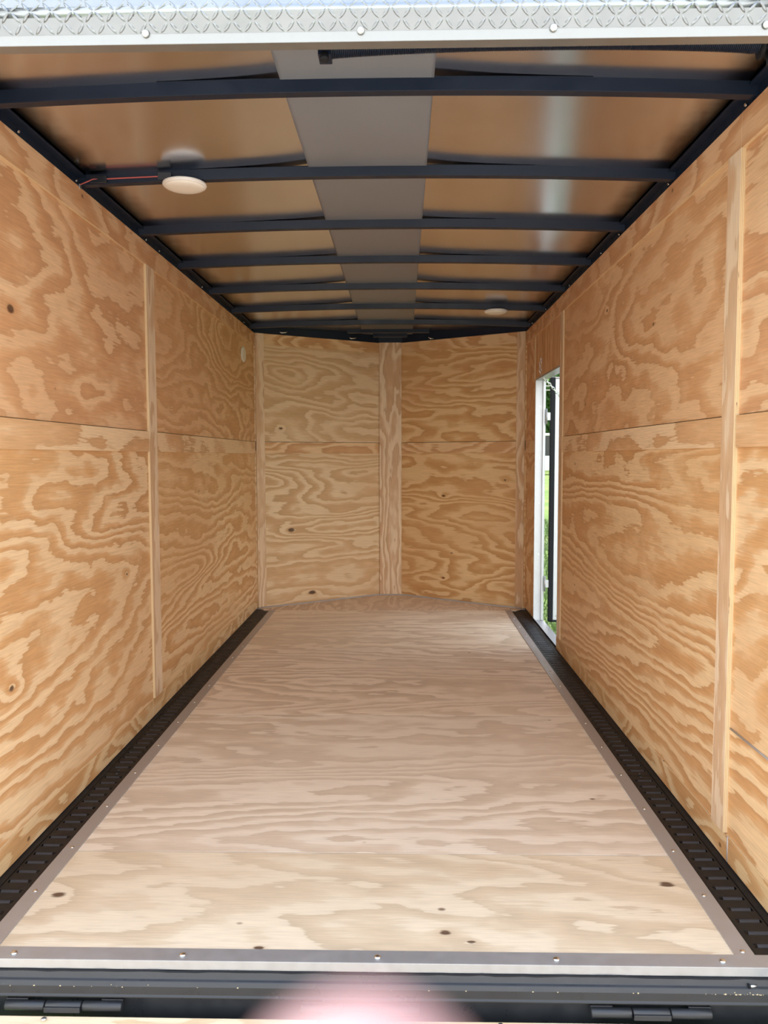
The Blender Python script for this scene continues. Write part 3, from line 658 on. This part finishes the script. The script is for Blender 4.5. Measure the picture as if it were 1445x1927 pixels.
# ------------------------------------------------------------------ outdoors
def grass_mat():
    m_ = base('lawn', rough=0.9, spec=0.1); q = NB(m_); o = q.objxyz()
    n = q.noise(o['v'], 0.35, 6, 0.65); n2 = q.noise(o['v'], 9.0, 4, 0.7)
    c = q.ramp(n, [(0.3, (0.045, 0.085, 0.02)), (0.5, (0.08, 0.125, 0.035)), (0.68, (0.17, 0.165, 0.085))])
    c = q.mix(0.6, c, q.ramp(n2, [(0.25, (0.5, 0.55, 0.4)), (0.7, (1.3, 1.25, 1.1))]), 'MULTIPLY')
    q.t.links.new(c, q.b.inputs['Base Color']); q.bump(n2, 0.5, 0.03); return m_
M['grass'] = grass_mat()
ZG = -0.50
g = MB(); N_ = 24; R_ = 160
g.add([(-R_+2*R_*i/N_, -R_+2*R_*j/N_, ZG) for j in range(N_+1) for i in range(N_+1)], [(j*(N_+1)+i, j*(N_+1)+i+1, (j+1)*(N_+1)+i+1, (j+1)*(N_+1)+i) for j in range(N_) for i in range(N_)])
struct(g.build('ground', M['grass']), 'green lawn outside the trailer', 'lawn')
def bounce_pad_mat():  # unseen pad added behind the trailer so light bounced inside is less green
    m_ = base('pale_bounce_pad', rough=0.9, spec=0.1); q = NB(m_); o = q.objxyz()
    n = q.noise(o['v'], 60.0, 4, 0.7); n2 = q.noise(o['v'], 0.8, 4, 0.6)
    c = q.mix(q.rng(n, 0.3, 0.7), (0.24, 0.237, 0.235), (0.40, 0.397, 0.395)); c = q.mix(q.rng(n2, 0.5, 0.7, 0, 0.35), c, (0.25, 0.27, 0.17))
    q.t.links.new(c, q.b.inputs['Base Color']); q.bump(n, 0.6, 0.01); return m_
M['bounce_gravel'] = bounce_pad_mat()
g = MB(); ol = [(24*math.copysign(abs(math.cos(a))**.6, math.cos(a)) + random.uniform(-.3, .3), -21.5+22.5*math.copysign(abs(math.sin(a))**.6, math.sin(a)) + random.uniform(-.3, .3)) for a in [2*math.pi*k/40 for k in range(40)]]
g.prism(ol, ZG, ZG+.012, lambda u, v, t: (u, v, t))
struct(g.build('bounce_pad', M['bounce_gravel']), 'unseen pale pad added behind the trailer to bounce neutral light inside', 'bounce_gravel')
M['blade'] = base('grass_blade', (0.095, 0.155, 0.04), 0.6)
m = MB()
for i in range(14000):
    y = 6.2 + 14*random.random()**1.5; x = 0.1 + y*random.uniform(0.155, 0.26); h = random.uniform(.03, .085); a = random.uniform(0, 6.28); wd = .004+.0006*y
    dx, dy = math.cos(a)*wd, math.sin(a)*wd; lx, ly = random.uniform(-.03, .03), random.uniform(-.03, .03)
    m.add([(x-dx, y-dy, ZG), (x+dx, y+dy, ZG), (x+lx, y+ly, ZG+h)], [(0, 1, 2)])
tag(m.build('grass_blades', M['blade']), 'short grass blades of the lawn beyond the side door', 'grass', kind='stuff')
def leaf_mat(name, a, b):
    m_ = base(name, rough=0.7, spec=0.2); q = NB(m_); o = q.objxyz(); n = q.noise(o['v'], 1.3, 3, 0.6)
    q.t.links.new(q.ramp(n, [(0.35, a), (0.65, b)]), q.b.inputs['Base Color']); return m_
M['leaf'] = leaf_mat('dark_leaves', (0.010, 0.030, 0.008), (0.03, 0.075, 0.016))
M['leaf2'] = leaf_mat('bright_leaves', (0.022, 0.065, 0.014), (0.07, 0.15, 0.035))
M['bark'] = base('bark', (0.09, 0.065, 0.045), 0.9)
def crown_mesh(seed, mat, h, r):
    rnd = random.Random(seed); m = MB()
    cl_ = [(rnd.gauss(0, r*.45), rnd.gauss(0, r*.45), h*.18+rnd.random()*h*.72, r*rnd.uniform(.28, .5)) for _ in range(34)]
    for (cx_, cy_, cz_, cr_) in cl_:
        for _ in range(210):
            v = Vector((rnd.gauss(0, 1), rnd.gauss(0, 1), rnd.gauss(0, 1))).normalized()*cr_*rnd.uniform(.6, 1.05)
            c = Vector((cx_, cy_, cz_))+v; u = Vector((rnd.gauss(0, 1), rnd.gauss(0, 1), rnd.gauss(0, 1))).normalized(); w_ = u.orthogonal().normalized(); s_ = rnd.uniform(.18, .36)
            m.add([c-u*s_, c+w_*s_*.6, c+u*s_, c-w_*s_*.6], [(0, 1, 2, 3)])
    return m.mesh('foliage', mat)
C1, C2 = crown_mesh(1, M['leaf'], 13, 4.2), crown_mesh(2, M['leaf2'], 9, 3.2)
TR = MB().tube([(0, 0, 0), (.1, 0, 2), (0, .1, 5), (.15, 0, 9)], [.32, .26, .2, .08], 8).mesh('trunk', M['bark'])
spots = [(5, 100, 0), (18, 100, 0), (31, 100, 0), (44, 100, 0), (11, 116, 0), (24.5, 116, 0), (7.5, 86, 1), (17, 85.5, 1), (26.5, 86, 1)]
plc = ['first', 'second', 'third', 'fourth', 'left', 'right', 'leftmost', 'middle', 'rightmost']
for (x, y, k), p in zip(spots, plc):
    lab = (('tall dark green tree beyond the lawn, %s from the left in its row' if y < 105 else 'tall dark green tree farthest back, %s of two') if k == 0 else 'lower bright green tree before the dark tree row, %s of three') % p
    t = thing('tree', lab, 'tree', 'trees beyond the lawn', (x, y, ZG))
    inst(C1 if k == 0 else C2, 'foliage', (0, 0, 0), t, (0, 0, x)).scale = (1.0, 1.0, 1.45 if k == 0 else 1.25); inst(TR, 'trunk', (0, 0, 0), t)
for z, lab in ((6.25, 'upper thin overhead cable in front of the trees'), (5.95, 'lower thin overhead cable in front of the trees')):
    tag(MB().tube([(-6, 60, z+.25), (4, 60, z+.05), (11, 60, z), (20, 60, z+.1), (34, 60, z+.45)], .03, 6).build('cable', M['caulk']), lab, 'cable', 'overhead cables')
pk = thing('parked_trailer', 'pale parked trailer with a dark upper side across the lawn', 'trailer', None, (14.5, 70, ZG))
MB().box(-4.5, 4.5, 0, 2.4, .38, 1.62).build('body', M['frost'], pk, .03)
MB().box(-4.5, 4.5, .02, 2.4, 1.625, 3.36).build('dark_side', M['skin_ext'], pk, .03)
MB().box(-4.55, 4.55, -.15, 2.5, 3.365, 3.56).build('roof', M['white'], pk, .03)
for x in (-.6, .45): MB().lathe([(.36, 0), (.38, .05), (.38, .2), (.2, .22)], (x, -.02, .38), (0, 1, 0), 20).build('wheel', M['rubber'], pk)

# ------------------------------------------------------------------ the photographer's hand: a fingertip reaches into the lower edge of the view
M['skin'] = base('skin', (0.175, 0.105, 0.115), 0.5); M['skin'].node_tree.nodes['Principled BSDF'].inputs['Subsurface Weight'].default_value = 0.15
M['skin'].node_tree.nodes['Principled BSDF'].inputs['Subsurface Radius'].default_value = (0.006, 0.002, 0.001)
M['nail'] = base('nail', (0.75, 0.48, 0.44), 0.3)
def cs(r, u, f): return Vector((CX, 0, CH)) + RT*r + UP*u + fw*f
J = {'wrist': ((.012, -.235, -.005), .021), 'palm': ((.014, -.175, .006), .026),
     'i0': ((-.006, -.128, .022), .0125), 'i1': ((-.007, -.092, .047), .0098), 'i2': ((-.004, -.064, .052), .0088), 'i3': ((-.0012, -.0380, .046), .0096), 'i4': ((-.0012, -.0285, .0455), .0072),
     'm0': ((.013, -.126, .026), .0125), 'm1': ((.013, -.098, .052), .0098), 'm2': ((.011, -.118, .070), .0088), 'm3': ((.009, -.138, .060), .0078),
     'r0': ((.030, -.132, .024), .0120), 'r1': ((.031, -.108, .049), .0094), 'r2': ((.029, -.128, .065), .0084), 'r3': ((.026, -.147, .056), .0074),
     'p0': ((.045, -.143, .018), .0110), 'p1': ((.046, -.124, .038), .0082), 'p2': ((.044, -.140, .050), .0074), 'p3': ((.041, -.155, .043), .0066),
     't0': ((-.018, -.185, .018), .0140), 't1': ((-.034, -.158, .036), .0108), 't2': ((-.036, -.130, .050), .0090),
     'arm': ((.02, -.33, -.035), .030)}
ED = [('wrist', 'palm'), ('wrist', 'arm'), ('palm', 't0'), ('t0', 't1'), ('t1', 't2')]
for k in 'imrp': ED += [('palm', k+'0'), (k+'0', k+'1'), (k+'1', k+'2'), (k+'2', k+'3')]
ED.append(('i3', 'i4'))
keys = list(J); me = bpy.data.meshes.new('hand')
origin = cs(*J['wrist'][0])
me.from_pydata([tuple(cs(*J[k][0])-origin) for k in keys], [(keys.index(a), keys.index(b)) for a, b in ED], [])
me.materials.append(M['skin'])
hand = bpy.data.objects.new('hand', me); COL.objects.link(hand); hand.location = origin
sk = hand.modifiers.new('skin', 'SKIN'); sk.use_smooth_shade = True
for i, k in enumerate(keys):
    sv = me.skin_vertices[0].data[i]; sv.radius = (J[k][1], J[k][1]); sv.use_root = (k == 'wrist')
ss = hand.modifiers.new('subdivision', 'SUBSURF'); ss.levels = 2; ss.render_levels = 2
tag(hand, 'hand below the lens with one blurred pink fingertip in the bottom edge of the view', 'hand')
